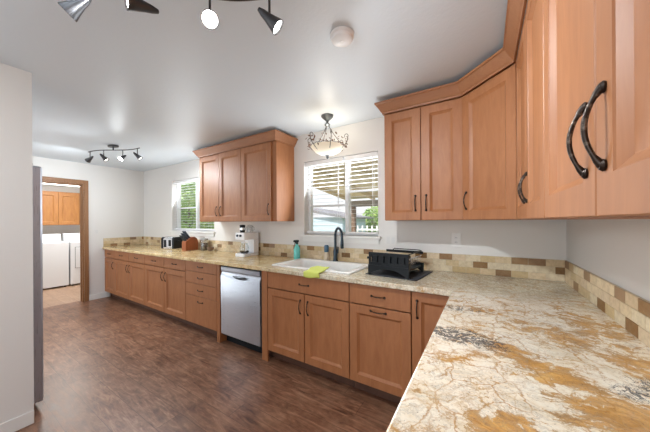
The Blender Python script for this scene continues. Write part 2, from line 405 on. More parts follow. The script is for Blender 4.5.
# ------------------------------------------------------------------ windows
def window(n, w, split, rails):
    x0, x1, z0, z1 = w
    b = B(); fy0, fy1 = .085, .135; t = .035
    box(b, x0, x0+t, fy0, fy1, z0, z1); box(b, x1-t, x1, fy0, fy1, z0, z1); box(b, x0+t, x1-t, fy0, fy1, z0, z0+t); box(b, x0+t, x1-t, fy0, fy1, z1-t, z1)
    box(b, split-.022, split+.022, fy0, fy1, z0+t, z1-t)
    for a, c, z in rails: box(b, a, c, fy0+.008, fy1-.008, z-.012, z+.012)
    fr = struct(obj('window_%d' % n, b, M_vinyl, bevel=.003))
    b = B(); box(b, x0+t, split-.022, .108, .112, z0+t, z1-t); box(b, split+.022, x1-t, .108, .112, z0+t, z1-t)
    obj('glass_pane', b, M_glass, fr)
    # stool and apron
    b = B(); box(b, x0-.03, x1+.03, -.035, .085, z0-.022, z0+.002)
    obj('window_sill', b, M_trim, fr, .004)
    b = B(); box(b, x0-.01, x1+.01, -.014, -.0005, z0-.075, z0-.022)
    obj('window_apron', b, M_trim, fr, .003)
window(1, W1, -4.62, [(-5.2, -4.62, 1.6)])
window(2, W2, -1.77, [(-2.255, -1.79, 1.53), (-1.75, -1.41, 1.675)])

def blind(label, x0, x1, z0, z1, tilt, group):
    t = thing('window_blind', label, 'window blind', ((x0+x1)/2, .045, z1), 0, group)
    w = (x1-x0)/2
    bx('head_rail', M_slat, t, -w, w, -.028, .028, -.045, 0, .003)
    b = B(); hgt = z1-z0; n = int((hgt-.09)/.045)
    for i in range(n):
        z = -.075-i*.045; c, s = math.cos(tilt)*.017, math.sin(tilt)*.017
        vs = [(-w+.004, -c, z-s), (w-.004, -c, z-s), (w-.004, 0, z+.0012), (-w+.004, 0, z+.0012), (-w+.004, c, z+s), (w-.004, c, z+s)]
        for dz in (0, .0022): vs2 = 0
        lo = [b.verts.new(v) for v in vs]; hi = [b.verts.new((v[0], v[1], v[2]+.0013)) for v in vs]
        for q in ((0, 1, 2, 3), (3, 2, 5, 4)):
            b.faces.new([lo[k] for k in q][::-1]); b.faces.new([hi[k] for k in q])
        for p, q in ((0, 1), (1, 2), (2, 5), (5, 4), (4, 3), (3, 0)): b.faces.new((lo[p], lo[q], hi[q], hi[p]))
    obj('slats', b, M_slat, t)
    bx('bottom_rail', M_slat, t, -w+.004, w-.004, -.02, .02, -hgt+.012, -hgt+.032, .003)
    for xx in (-w*.72, w*.72):
        for yy in (-.020, .020):
            b = B(); tube(b, [(xx, yy, -.046), (xx, yy, -hgt+.033)], .0009, 5); obj('ladder_cord', b, M_slat, t)
    b = B(); tube(b, [(w-.05, -.032, -.04), (w-.05, -.032, -.55)], .004, 6)
    obj('tilt_wand', b, M_slat, t)
    return t
blind('white slatted blind over the left pane of the sink window', W2[0]+.012, -1.785, W2[2]+.01, W2[3]-.005, .0, 'white slatted blinds')
blind('white slatted blind over the right pane of the sink window', -1.755, W2[1]-.012, W2[2]+.01, W2[3]-.005, .0, 'white slatted blinds')
blind('white slatted blind in the far window beside the wall cabinet', W1[0]+.012, W1[1]-.012, W1[2]+.01, W1[3]-.005, .12, 'white slatted blinds')

# ------------------------------------------------------------------ handles, doors, drawers
def handle(parent, x, z, vertical=True, L=.115, front=-.02):
    b = B(); n = 17; pts = []; rad = []
    for i in range(n):
        u = i/(n-1); s = (u-.5)*L
        d = .0195*math.sin(PI*u)**.8
        pts.append((0, front-.003-d, s) if vertical else (s, front-.003-d, 0))
        e = abs(u-.5)*2
        rad.append(.0029+.0011*(math.cos((u-.5)*PI))+(.0038*max(0, (e-.72)/.28)))
    tube(b, pts, rad, 10)
    for sgn in (-1, 1):
        c = (0, front-.002, sgn*L/2) if vertical else (sgn*L/2, front-.002, 0)
        mt = Matrix.Rotation(PI/2, 4, 'X')
        lathe(b, [(.0, -.003), (.0085, -.002), (.0095, .001), (.006, .005), (0, .006)], 12, c, mt)
    return obj('handle', b, M_bronze, parent, smooth=True, loc=(x, 0, z))
def panel_door(parent, x0, x1, z0, z1, y, hnd=None, name='door', m=None, fw=.062, handle_z=None):
    w, h = x1-x0, z1-z0; b = B(); ch = .018; dp = .0125; T = .02
    def ring(a, yy): return [b.verts.new(p) for p in ((a, yy, a), (w-a, yy, a), (w-a, yy, h-a), (a, yy, h-a))]
    r0 = ring(0, 0); r1 = ring(0, -T+.002); r1b = ring(.002, -T); r2 = ring(fw, -T); r3 = ring(fw+.002, -T+.003); r4 = ring(fw+ch, -T+dp+.002); 
    rs = [r0, r1, r1b, r2, r3, r4]
    for p, q in zip(rs, rs[1:]):
        for i in range(4): b.faces.new((p[i], p[(i+1) % 4], q[(i+1) % 4], q[i]))
    b.faces.new(r4); b.faces.new(r0[::-1])
    o = obj(name, b, m or M_maple, parent, loc=(x0, y, z0))
    if hnd:
        side, kind = hnd
        hz = handle_z if handle_z is not None else (h-.115 if kind == 'base' else .133)
        if kind == 'top': handle(o, w/2, h-.030, False)
        else: handle(o, .036 if side == 'l' else w-.040, hz)
    return o
def slab(parent, x0, x1, z0, z1, y, name='drawer', hnd=True, hz=None):
    w, h = x1-x0, z1-z0; b = B(); box(b, 0, w, -.02, 0, 0, h)
    o = obj(name, b, M_maple, parent, .002, loc=(x0, y, z0))
    if hnd: handle(o, w/2, hz if hz is not None else h/2, False, .10)
    return o
CT = .914; CB = .876; G = .0035
def base_cabinet(label, x0, x1, fronts, rot=0, org=(0, 0), group='base cabinets', hollow=False):
    """fronts: (kind, fx0, fx1, z0, z1, handle) in cabinet coordinates"""
    w = x1-x0
    loc = (x0, 0, 0) if rot == 0 else (org[0], org[1]-x0, 0)
    t = thing('base_cabinet', label, 'cabinet', loc, rot, group)
    b = B()
    if hollow:
        box(b, .003, .018, -.598, -.005, .1, CB-.001); box(b, w-.018, w-.003, -.598, -.005, .1, CB-.001)
        box(b, .018, w-.018, -.598, -.58, .1, CB-.001); box(b, .018, w-.018, -.58, -.005, .1, .118); box(b, .018, w-.018, -.017, -.005, .118, CB-.001)
    else: box(b, .003, w-.003, -.598, -.005, .1, CB-.001)
    obj('body', b, M_maple, t, .001)
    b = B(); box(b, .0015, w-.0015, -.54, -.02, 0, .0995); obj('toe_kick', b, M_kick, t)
    for k, a, c, z0, z1, hd in fronts:
        if k == 'door': panel_door(t, a+G, c-G, z0, z1, -.6105, hd)
        elif k == 'drawer': slab(t, a+G, c-G, z0, z1, -.6105, 'drawer', hd)
    return t
DT0, DT1, DR0, DR1 = .115, .722, .732, .868
def dd(w, split=None, left_handles=False):
    if split is None:
        return [('drawer', .0, w, DR0, DR1, True), ('door', 0, w, DT0, DT1, ('r', 'base'))]
    return [('drawer', 0, split, DR0, DR1, True), ('drawer', split, w, DR0, DR1, True),
            ('door', 0, split, DT0, DT1, ('r', 'base')), ('door', split, w, DT0, DT1, ('l', 'base'))]
base_cabinet('narrow maple base cabinet at the far end, one drawer over one door', XL+.001, -5.886, dd(-5.886-XL-.001))
base_cabinet('double maple base cabinet second from the far wall, under the bare end of worktop', -5.886, -4.775, dd(1.111, .557))
base_cabinet('double maple base cabinet below the toaster and knife block', -4.775, -3.688, dd(1.087, .558))
c = base_cabinet('maple four-drawer base cabinet left of the dishwasher', -3.688, -2.997,
    [('drawer', 0, .632, .752, .868, True), ('drawer', 0, .632, .606, .747, True), ('drawer', 0, .632, .456, .601, True), ('drawer', 0, .632, .115, .451, False)])
low = [o for o in c.children if o.name.startswith('drawer')][-1]
handle(low, (.632-2*G)/2, .275, False, .10)
bx('side_panel', M_maple, c, .636, .689, -.632, -.6102, .0, CB-.002, .002)
bx('side_post', M_maple, c, .655, .689, -.61, -.541, .0, .0998, .001)
c = base_cabinet('wide maple sink base cabinet with one false drawer front over two doors', -2.345, -1.388,
    [('drawer', .078, .957, .722, .868, True), ('door', .078, .519, DT0, .712, ('r', 'base')), ('door', .519, .957, DT0, .712, ('l', 'base'))], hollow=True)
bx('side_panel', M_maple, c, .002, .076, -.632, -.6102, 0, CB-.002, .002)
base_cabinet('maple base cabinet below the dish rack with horizontal pull on its door', -1.388, -.914,
    [('drawer', 0, .474, .722, .868, True), ('door', 0, .474, DT0, .712, ('c', 'top'))])
base_cabinet('narrow full-door maple base cabinet at the inner corner of the worktop', -.914, -.632,
    [('door', 0, .275, DT0, .868, ('l', 'base'))])
base_cabinet('maple base cabinet under the near worktop, closest to the corner', .66, 1.56, dd(.9, .45), -PI/2)
base_cabinet('maple base cabinet under the near worktop, middle of its run', 1.562, 2.46, dd(.898, .449), -PI/2)
base_cabinet('maple base cabinet under the near worktop, farthest from the corner', 2.462, 3.36, dd(.898, .449), -PI/2)

# ------------------------------------------------------------------ worktop
b = B()
SX0, SX1, SY0, SY1 = -2.265, -1.455, -.515, -.06
xs = [XL, SX0, SX1, -.66, -.0]; ys = [-3.42, -.66, SY0, SY1, 0]
def keep(i, j):
    if j == 0: return i == 3
    if i == 1 and j == 2: return False
    return True
vt = {}
def V(i, j, k):
    if (i, j, k) not in vt: vt[(i, j, k)] = b.verts.new((xs[i], ys[j], CT if k else CB))
    return vt[(i, j, k)]
for i in range(4):
    for j in range(4):
        if not keep(i, j): continue
        b.faces.new((V(i, j, 1), V(i+1, j, 1), V(i+1, j+1, 1), V(i, j+1, 1))); b.faces.new((V(i, j, 0), V(i, j+1, 0), V(i+1, j+1, 0), V(i+1, j, 0)))
        for di, dj, p, q in ((-1, 0, (i, j), (i, j+1)), (1, 0, (i+1, j), (i+1, j+1)), (0, -1, (i, j), (i+1, j)), (0, 1, (i, j+1), (i+1, j+1))):
            a, c_ = i+di, j+dj
            if not (0 <= a < 4 and 0 <= c_ < 4 and keep(a, c_)):
                b.faces.new((V(*p, 0), V(*q, 0), V(*q, 1), V(*p, 1)))
ct = obj('worktop', b, M_granite, bevel=.006)
tag(ct, 'L-shaped cream and gold veined granite worktop on the base cabinets', 'worktop')

# ------------------------------------------------------------------ tile backsplash
random.seed(21)
def backsplash(name, label, length, accents, place, grey=0):
    """tiles 0.1 x 0.05 in running bond; accents: (distance along, z)"""
    b = B(); lay = b.loops.layers.float_color.new('tile_colour')
    TL, TH = .1016, .0507; z0 = CT+.0008
    def paint(nf, colr):
        for f in b.faces[nf:]:
            for lp in f.loops: lp[lay] = (*colr, 1)
    box(b, 0, length, -.006, -.0006, z0, z0+.153); b.faces.ensure_lookup_table(); paint(0, (.60, .52, .38))
    acc = set()
    for r in range(3):
        off = -.5 if r % 2 else 0
        k = 0
        while True:
            a = (k+off)*TL; e = a+TL; k += 1
            if a >= length: break
            a2, e2 = max(a, 0)+.0012, min(e, length)-.0012
            if e2-a2 < .008: continue
            n0 = len(b.faces)
            box(b, a2, e2, -.010, -.0055, z0+r*TH+.0012, z0+(r+1)*TH-.0012); b.faces.ensure_lookup_table()
            hit = any(a <= s < e and int(max(0, min(2, (z-CT)/TH))) == r for s, z in accents)
            j = random.uniform(-.06, .06)
            if hit: colr = random.choice([(.26, .145, .065), (.30, .175, .085), (.23, .13, .06)])
            else:
                colr = random.choice([(.66, .52, .32), (.72, .58, .38), (.60, .46, .26), (.70, .60, .42), (.64, .50, .33)])
            paint(n0, tuple(max(0, min(1, q+j*.8)) for q in colr))
    o = obj(name, b, M_tile)
    place(o)
    return tag(o, label, 'backsplash')
accB = [(-.285, 1.048), (-.19, 1.044), (-.393, .945), (-.52, .995), (-.06, .998), (-.795, 1.05), (-.986, 1.04), (-1.501, 1.05), (-1.752, 1.0), (-2.224, 1.04), (-2.44, 1.04), (-2.623, .95), (-2.774, 1.04), (-2.862, 1.05), (-3.064, .998), (-3.641, 1.05), (-3.885, 1.0), (-4.1, .95), (-4.3, 1.05), (-5.3, 1.05), (-5.55, .95), (-5.956, 1.06), (-6.181, .949), (-5.70, 1.0)]
def pl(o): o.location = (XL+.0005, 0, 0)
backsplash('tile_backsplash', 'long tan and brown tile backsplash along the window wall', -XL-.001, [(x-XL, z) for x, z in accB], pl)
def pl(o): o.location = (-.0005, -.0105, 0); o.rotation_euler = (0, 0, -PI/2)
backsplash('tile_backsplash', 'tan and brown tile backsplash beside the near worktop, on the right wall', 3.40, [(d-.0105, z) for d, z in [(.039, 1.05), (.438, 1.049), (.302, .945), (.826, 1.041), (.626, .934), (1.032, 1.04), (1.09, 1.04), (.932, .944), (1.4, 1.05), (1.7, .95), (1.9, 1.0), (2.3, 1.05), (2.7, .95)]], pl)
def pl(o): o.location = (XL+.0005, -.648, 0); o.rotation_euler = (0, 0, PI/2)
backsplash('tile_backsplash', 'short tile backsplash return on the far doorway wall', .637, [(.648-d, z) for d, z in [(.52, .946), (.312, .948), (.205, 1.061), (.034, 1.057)]], pl)

# ------------------------------------------------------------------ upper cabinets
UB, UT = 1.3535, 2.262
def wall_cabinet(label, loc, w, rot, doors, body_w=None, h=UT-UB, group='wall cabinets', m=None, stile=0, D=.31):
    t = thing('wall_cabinet', label, 'cabinet', (loc[0], loc[1], loc[2]), rot, group)
    b = B(); box(b, .0005, w-.0005, -D, -.0015, 0, h); obj('body', b, m or M_maple, t, .0015)
    for a, c_, sd in doors:
        panel_door(t, a+G*.7, c_-G*.7, .004, h-.022, -D-.0005, (sd, 'wall') if sd else None, m=m)
    return t
wall_cabinet('two-door maple wall cabinet between the far window and its one-door neighbour', (-3.861, 0, UB), .862, 0, [(0, .424, 'r'), (.424, .862, 'l')])
wall_cabinet('one-door maple wall cabinet with exposed side, left of the sink window', (-2.999, 0, UB), .564, 0, [(0, .500, 'r')])
wall_cabinet('two-door maple wall cabinet right of the sink window', (-1.201, 0, UB), .587, 0, [(0, .294, 'r'), (.294, .586, 'l')])
# diagonal corner cabinet
t = thing('corner_wall_cabinet', 'diagonal maple corner wall cabinet with one wide door', 'cabinet', (0, 0, UB), 0, 'wall cabinets')
b = B(); A = -.6135; Dp = .31
prism(b, [(-.0015, -.0015), (A, -.0015), (A, -Dp), (-Dp, A), (-.0015, A)], 0, UT-UB); obj('body', b, M_maple, t, .0015)
dl = math.hypot(-Dp-A, A+Dp)
dh = thing('door_hinge', 'x', 'x'); 
bpy.data.objects.remove(dh)
d = panel_door(t, 0, dl-.022, .004, UT-UB-.022, 0, ('l', 'wall'))
nrm = Vector((-1, -1, 0)).normalized(); dirv = Vector((1, -1, 0)).normalized()
p0 = Vector((A, -Dp, 0))+nrm*.0006+dirv*.011
d.location = (p0.x, p0.y, .004); d.rotation_euler = (0, 0, -PI/4)
wall_cabinet('two-door maple wall cabinet on the right wall, next to the corner', (0, -.6145, UB), .81, -PI/2, [(.003, .402, 'r'), (.402, .808, 'l')])
wall_cabinet('large two-door maple wall cabinet nearest the camera on the right wall', (0, -1.4255, UB), .845, -PI/2, [(.001, .422, 'r'), (.422, .843, 'l')])
wall_cabinet('maple wall cabinet on the right wall beyond the nearest pair', (0, -2.2715, UB), .82, -PI/2, [(.001, .41, 'r'), (.41, .819, 'l')])

def crown(name, label, path):
    """path: points at cabinet top edge, walking so that outward is to the right"""
    prof = [(.0, -.016), (.010, -.016), (.012, -.004), (.020, .004), (.030, .020), (.046, .046), (.052, .056), (.060, .060), (.060, .074), (.0, .074)]
    b = B(); n = len(path); P = [Vector((x, y)) for x, y in path]; rings = []
    for i in range(n):
        ns = []
        if i > 0: d_ = (P[i]-P[i-1]).normalized(); ns.append(Vector((d_.y, -d_.x)))
        if i < n-1: d_ = (P[i+1]-P[i]).normalized(); ns.append(Vector((d_.y, -d_.x)))
        if len(ns) == 2:
            mth = (ns[0]+ns[1]).normalized(); mth = mth/mth.dot(ns[0])
        else: mth = ns[0]
        rings.append([b.verts.new((P[i].x+mth.x*o_, P[i].y+mth.y*o_, UT+.001+z_)) for o_, z_ in prof])
    k = len(prof)
    for a, c_ in zip(rings, rings[1:]):
        for i in range(k): b.faces.new((a[i], a[(i+1) % k], c_[(i+1) % k], c_[i]))
    b.faces.new(rings[0]); b.faces.new(rings[-1][::-1])
    o = obj(name, b, M_crown, bevel=0)
    return tag(o, label, 'crown molding')
fy = -.3315
# walking from wall out, outward on the right-hand side: back wall -> front with x growing has outward -y (right of +x)
crown('crown_molding', 'maple crown molding on top of the cabinets left of the sink window', [(-3.862, -.003), (-3.862, fy), (-2.434, fy), (-2.434, -.003)])
e1 = (-.6135-.0087*0, fy)
crown('crown_molding', 'long maple crown molding that turns the corner above the right-hand cabinets', [(-1.202, -.003), (-1.202, fy), (-.6225, fy), (fy, -.6225), (fy, -3.10)])

# ------------------------------------------------------------------ dishwasher
t = thing('dishwasher', 'stainless steel dishwasher between the drawers and the sink cabinet', 'dishwasher', (-2.992, 0, 0))
w = .643
bx('tub', M_black, t, .002, w-.002, -.606, -.02, .09, CB-.004)
bx('toe_plate', M_black, t, .004, w-.004, -.55, -.52, 0, .09)
b = B()  # bowed door panel with a pocket under the handle
n = 16; y0 = -.615
prof = [(.105, 0), (.115, -.012), (.74, -.016), (.752, -.010), (.775, .004), (.80, .004), (.812, -.012), (.852, -.012), (.858, -.004), (.858, .02), (.105, .02)]
rows = []
for z, y in prof:
    r = []
    for i in range(n+1):
        u = i/n; q = math.sin(PI*u)
        yy = y0+y
        zz = z
        if z in (.74, .752): zz = z-.012+.026*(1-q)*1.0
        if z == .775: zz = z+.020*(1-q)-.004
        if .7 < z < .86 and y > 0 and z != .858: yy = y0+y*(.4+.6*q)
        r.append(b.verts.new((.010+u*(w-.032), yy, zz)))
    rows.append(r)
for a, c_ in zip(rows, rows[1:]+rows[:1]):
    for i in range(n): b.faces.new((a[i], a[i+1], c_[i+1], c_[i]))
b.faces.new([r[0] for r in rows]); b.faces.new([r[-1] for r in rows])
dwp = obj('door', b, M_steel, t, smooth=True)
b = B()
pts = [(.22+.2*i/8, -.632-.012*math.sin(PI*i/8), .770-.010*math.sin(PI*i/8)) for i in range(9)]
tube(b, pts, [.004, .009, .011, .012, .012, .012, .011, .009, .004], 10)
obj('handle', b, M_dark, dwp, smooth=True)
bx('control_strip', M_black, t, .010, w-.022, -.628, -.60, .8585, .8735, .001)

# ------------------------------------------------------------------ sink, faucet, cloth
t = thing('kitchen_sink', 'white drop-in enamel sink set into the worktop below the window', 'sink', (-1.86, -.29, CT))
def rrect(cx, cy, hx, hy, r, z, seg=5):
    out = []
    for (sx, sy, a0) in ((1, 1, 0), (-1, 1, 90), (-1, -1, 180), (1, -1, 270)):
        for i in range(seg+1):
            a = math.radians(a0+90*i/seg); out.append((cx+sx*(hx-r)+r*math.cos(a), cy+sy*(hy-r)+r*math.sin(a), z))
    return out
b = B()
loops = [rrect(0, 0, .440, .262, .03, .0006), rrect(0, 0, .440, .262, .03, .008), rrect(0, 0, .434, .256, .03, .013), rrect(0, -.030, .388, .212, .05, .013), rrect(0, -.030, .378, .202, .05, .004),
         rrect(0, -.030, .362, .186, .06, -.17), rrect(0, -.030, .33, .155, .06, -.185), rrect(0, -.030, .03, .03, .028, -.19)]
rg = [[b.verts.new(p) for p in l] for l in loops]
for p, q in zip(rg, rg[1:]):
    for i in range(len(p)): b.faces.new((p[i], p[(i+1) % len(p)], q[(i+1) % len(p)], q[i]))
b.faces.new(rg[-1])
obj('basin', b, M_ceramic, t, smooth=True)
b = B(); lathe(b, [(0, -.189), (.035, -.189), (.04, -.186), (.03, -.184), (0, -.186)], 20, (0, -.03, 0)); obj('drain', b, M_chrome, t, smooth=True)

t = thing('kitchen_faucet', 'dark blue-black gooseneck faucet standing behind the sink', 'faucet', (-1.835, -.062, CT+.0135))
b = B(); lathe(b, [(0, 0), (.029, 0), (.029, .006), (.024, .012), (.022, .05), (.024, .10), (.018, .13), (.014, .16), (0, .16)], 20); obj('base', b, M_faucet, t, smooth=True)
b = B(); pts = [(0, 0, .15)]+[(0, 0, .15+.03*i) for i in range(1, 5)]
R = .070
for i in range(0, 13):
    a = PI*i/12; pts.append((.85*(R-R*math.cos(a)), -.50*(R-R*math.cos(a)), .27+R*1.15*math.sin(a)))
x_, y_ = .85*2*R, -.50*2*R
pts += [(x_, y_, .25)]
tube(b, pts, .0135, 12); obj('spout', b, M_faucet, t, smooth=True)
b = B(); lathe(b, [(0, .145), (.013, .145), (.018, .152), (.017, .20), (.013, .25), (.0, .252)], 16, (x_, y_, 0)); obj('spray_head', b, M_faucet, t, smooth=True)
b = B(); tube(b, [(.018, -.01, .085), (.038, -.02, .095), (.046, -.025, .13), (.050, -.03, .155)], [.012, .011, .007, .006], 10); obj('lever', b, M_faucet, t, smooth=True)

b = B()   # cloth folded over the front rim
nu, nv = 14, 16
g_ = []
path = [(-.445, CT+.0165), (-.47, CT+.0165), (-.50, CT+.0165), (-.545, CT+.0165), (-.565, CT+.010), (-.60, CT+.0045), (-.64, CT+.0045), (-.662, CT+.003), (-.6655, CT-.008), (-.668, CT-.020), (-.669, CT-.034)]
for i, (yy, zz) in enumerate(path):
    row = []
    for k in range(nu+1):
        u = k/nu; wv = .0012*math.sin(u*9+i*.8)+.0012
        sk = .035*(i/len(path))*-1
        xx = -1.825+u*.160+sk*-1*.9-(.02 if i < 2 else 0)*(u-.5)
        if i > 7: row.append(b.verts.new((xx, yy-wv, zz-.006*math.sin(u*5))))
        else: row.append(b.verts.new((xx, yy, zz+wv)))
    g_.append(row)
for p, q in zip(g_, g_[1:]):
    for k in range(nu): b.faces.new((p[k], p[k+1], q[k+1], q[k]))
o = obj('dish_cloth', b, M_towel); 
md = o.modifiers.new('thick', 'SOLIDIFY'); md.thickness = .005; md.offset = 1
for p in o.data.polygons: p.use_smooth = True
tag(o, 'lime green dish cloth draped over the front rim of the sink', 'cloth')

# ------------------------------------------------------------------ things on the worktop
Z = CT+.0006
t = thing('spray_bottle', 'teal spray bottle with black trigger behind the left end of the sink', 'bottle', (-2.335, -.085, Z))
b = B(); lathe(b, [(0, 0), (.034, 0), (.037, .01), (.037, .11), (.030, .14), (.014, .165), (.014, .175), (0, .175)], 20); obj('bottle_body', b, M_teal, t, smooth=True)
b = B(); box(b, -.014, .014, -.045, .022, .196, .222); box(b, -.011, .011, -.013, .013, .174, .197); box(b, -.007, .007, -.060, -.044, .202, .216); tube(b, [(0, -.030, .198), (0, -.040, .18), (0, -.036, .165)], .005, 6); obj('trigger', b, M_black, t, .003)
t = thing('soap_dispenser', 'cream soap bottle with blue pump top, left of the faucet', 'bottle', (-1.945, -.064, CT+.0135))
b = B(); lathe(b, [(0, 0), (.026, 0), (.029, .006), (.029, .07), (.020, .09), (0, .09)], 20); obj('bottle_body', b, M_soap, t, smooth=True)
b = B(); lathe(b, [(0, .09), (.022, .09), (.026, .10), (.025, .155), (.018, .165), (0, .165)], 16); obj('cap', b, M_bluecap, t, smooth=True)

# drying mat + dish rack
b = B(); prism(b, [(-.21, -.215), (.21, -.215), (.21, .20), (-.21, .20)], 0, .006)
o = obj('drying_mat', b, M_mat, bevel=.002, loc=(-1.09, -.275, Z)); o.rotation_euler = (0, 0, math.radians(-6)); tag(o, 'charcoal drying mat lying under the black dish rack', 'mat')
t = thing('dish_rack', 'black dish rack with slotted front panel standing on a dark mat', 'dish rack', (-1.105, -.30, Z+.0065), math.radians(-6))
def slotted(name, y, th=.008):
    b = B(); x0, x1, z0, z1 = -.165, .165, .075, .18
    n = 6; pw = .013; gap = (x1-x0)/(n)
    box(b, x0, x1, y, y+th, z0, z0+.028); box(b, x0, x1, y, y+th, z1-.026, z1)
    cur = x0
    for i in range(n):
        cx = x0+gap*(i+.5); box(b, cur, cx-pw/2, y, y+th, z0+.028, z1-.026); cur = cx+pw/2
    box(b, cur, x1, y, y+th, z0+.028, z1-.026)
    for i in range(n):       # flared slot ends
        cx = x0+gap*(i+.5); box(b, cx-pw/2, cx-pw/4, y, y+th, z1-.04, z1-.026)
    return obj(name, b, M_black, t, .0015)
slotted('front_panel', -.19)
bx('utensil_bin', M_black, t, -.15, .15, -.172, -.10, .062, .165, .004)
bx('back_rail', M_black, t, -.165, .165, .146, .152, .15, .172, .001)
def arch(name, y):
    b = B(); top = [(x, .078) for x in (-.168, .168)]
    poly = [(-.168, .0), (-.148, 0)]
    for i in range(11):
        u = i/10; poly.append((-.143+.286*u, .012+.045*math.sin(PI*u)))
    poly += [(.148, 0), (.168, 0), (.168, .078), (-.168, .078)]
    prism(b, poly, y-.004, y+.010, 'y'); return obj(name, b, M_black, t)
arch('leg_frame', -.19); arch('leg_frame', .150)
bx('drip_tray', M_black, t, -.155, .155, -.178, .145, .045, .058, .004)
b = B()
for k in range(9):
    y = -.165+k*.037; tube(b, [(-.15, y, .14), (-.145, y, .085), (0, y, .075), (.145, y, .085), (.15, y, .14)], .0022, 6)
for xx, zz in ((-.15, .14), (.15, .14), (-.1, .08), (.1, .08), (.15, .112), (-.15, .112)): tube(b, [(xx, -.182, zz), (xx, .149, zz)], .003, 6)
obj('wire_basket', b, M_chrome, t)
b = B(); tube(b, [(-.10, .150, .172), (-.09, .150, .183), (.14, .14, .183), (.165, .1, .182), (.165, -.10, .181), (.162, -.186, .178)], .004, 8); obj('top_rail', b, M_black, t, smooth=True)
b = B(); 
for sx in (-.17, ): lathe(b, [(0, 0), (.010, 0), (.010, .02), (0, .02)], 10, (sx, -.16, .128), Matrix.Rotation(-PI/2, 4, 'Y'))
obj('knob', b, M_black, t)

# toaster
t = thing('toaster', 'chrome and black toaster on the far stretch of worktop', 'toaster', (-4.85, -.20, Z), math.radians(14))
def rbody(x0, x1, d, h, z0=.01, r=.035):
    b = B(); poly = [(-d/2, z0), (d/2, z0)]
    for i in range(7): a = PI/2*i/6; poly.append((d/2-r+r*math.cos(a), h-r+r*math.sin(a)))
    for i in range(7): a = PI/2+PI/2*i/6; poly.append((-d/2+r+r*math.cos(a), h-r+r*math.sin(a)))
    prism(b, poly, x0, x1, 'x'); return b
obj('shell', rbody(-.095, .095, .16, .19), M_chrome, t, smooth=True)
obj('end_panel', rbody(-.135, -.0955, .168, .195), M_black, t, smooth=True)
obj('end_panel', rbody(.0955, .135, .168, .195), M_black, t, smooth=True)
b = B(); box(b, -.08, .08, -.045, -.018, .190, .1925); box(b, -.08, .08, .018, .045, .190, .1925); obj('slot', b, M_black, t)
b = B(); box(b, -.08, -.03, -.0835, -.0805, .03, .15); box(b, .02, .07, -.0835, -.0805, .05, .15); obj('front_trim', b, M_black, t, .001)
bx('lever', M_black, t, .1355, .155, -.02, .02, .12, .135, .003)
# knife block
t = thing('knife_block', 'orange-brown wooden knife block full of dark-handled knives', 'knife block', (-4.385, -.165, Z), 0)
b = B(); poly = [(-.10, 0), (.10, 0), (.105, .11), (.085, .180), (.045, .205), (.0, .205), (-.10, .135)]
prism(b, poly, -.055, .055, 'x'); obj('block', b, M_knifeblock, t, .005)
dirk = Vector((0, -.60, .80))
kb = 0
for r_, (by, bz) in enumerate(((-.02, .192), (-.05, .172), (-.08, .152))):
    for cx in (-.032, 0, .032):
        b = B(); s = Vector((cx, by, bz)); L = .13-.015*r_
        tube(b, [s, s+dirk*L*.3, s+dirk*L*.7, s+dirk*L], [.008, .010, .0095, .012], 8)
        obj('knife_handle', b, M_blade, t, smooth=True)
# glass coffee canister
t = thing('glass_canister', 'glass canister of dark coffee with grey lid right of the knife block', 'canister', (-4.13, -.09, Z))
b = B(); lathe(b, [(0, 0), (.050, 0), (.052, .005), (.052, .15), (.048, .16)], 24); obj('jar', b, M_clear, t, smooth=True)
b = B(); lathe(b, [(0, .004), (.046, .004), (.046, .115), (0, .12)], 20); obj('coffee', b, M_coffee, t, smooth=True)
b = B(); lathe(b, [(0, .161), (.054, .161), (.054, .185), (.015, .19), (.012, .20), (0, .20)], 24); obj('lid', b, M_grey, t, smooth=True)
b = B(); lathe(b, [(0, 0), (.03, 0), (.046, .03), (.05, .055), (.046, .055), (.040, .03), (.02, .012), (0, .012)], 24)
tag(obj('small_bowl', b, M_clay, smooth=True, loc=(-3.985, -.085, Z)), 'small brown bowl against the backsplash, right of the canister', 'bowl')
# coffee maker
t = thing('coffee_maker', 'white drip coffee maker with glass carafe on the worktop', 'coffee maker', (-3.085, -.165, Z))
b = B(); prism(b, rrect2 := [(p[0], p[1]) for p in rrect(0, 0, .09, .125, .025, 0)], 0, .035); obj('base', b, M_white, t, .004)
bx('column', M_white, t, -.085, .085, .035, .12, .0355, .21, .008)
b = B(); prism(b, rrect2, .2105, .30); obj('head', b, M_white, t, .006)
b = B(); lathe(b, [(0, 0), (.015, 0), (.015, .012), (0, .014)], 14, (.03, -.126, .262), Matrix.Rotation(PI/2, 4, 'X')); obj('knob', b, M_blade, t, smooth=True)
b = B(); lathe(b, [(0, 0), (.015, 0), (.015, .012), (0, .014)], 14, (-.03, -.126, .262), Matrix.Rotation(PI/2, 4, 'X')); obj('knob', b, M_blade, t, smooth=True)
b = B(); lathe(b, [(0, .036), (.045, .036), (.058, .06), (.058, .11), (.04, .15), (.042, .165)], 24, (0, -.045, 0)); cf = obj('carafe', b, M_clear, t, smooth=True)
b = B(); lathe(b, [(0, .166), (.043, .166), (.04, .178), (0, .182)], 20, (0, -.045, 0)); obj('carafe_lid', b, M_white, cf, smooth=True)
b = B(); lathe(b, [(0, .038), (.044, .038), (.055, .058), (.055, .066), (0, .066)], 20, (0, -.045, 0)); obj('coffee', b, M_coffee, cf, smooth=True)
b = B(); tube(b, [(.05, -.07, .155), (.085, -.095, .15), (.085, -.095, .08), (.06, -.075, .07)], .007, 8); obj('carafe_handle', b, M_white, cf, smooth=True)
t = thing('travel_mug', 'small dark lidded cup standing on top of the coffee maker', 'cup', (-3.10, -.225, Z+.3006))
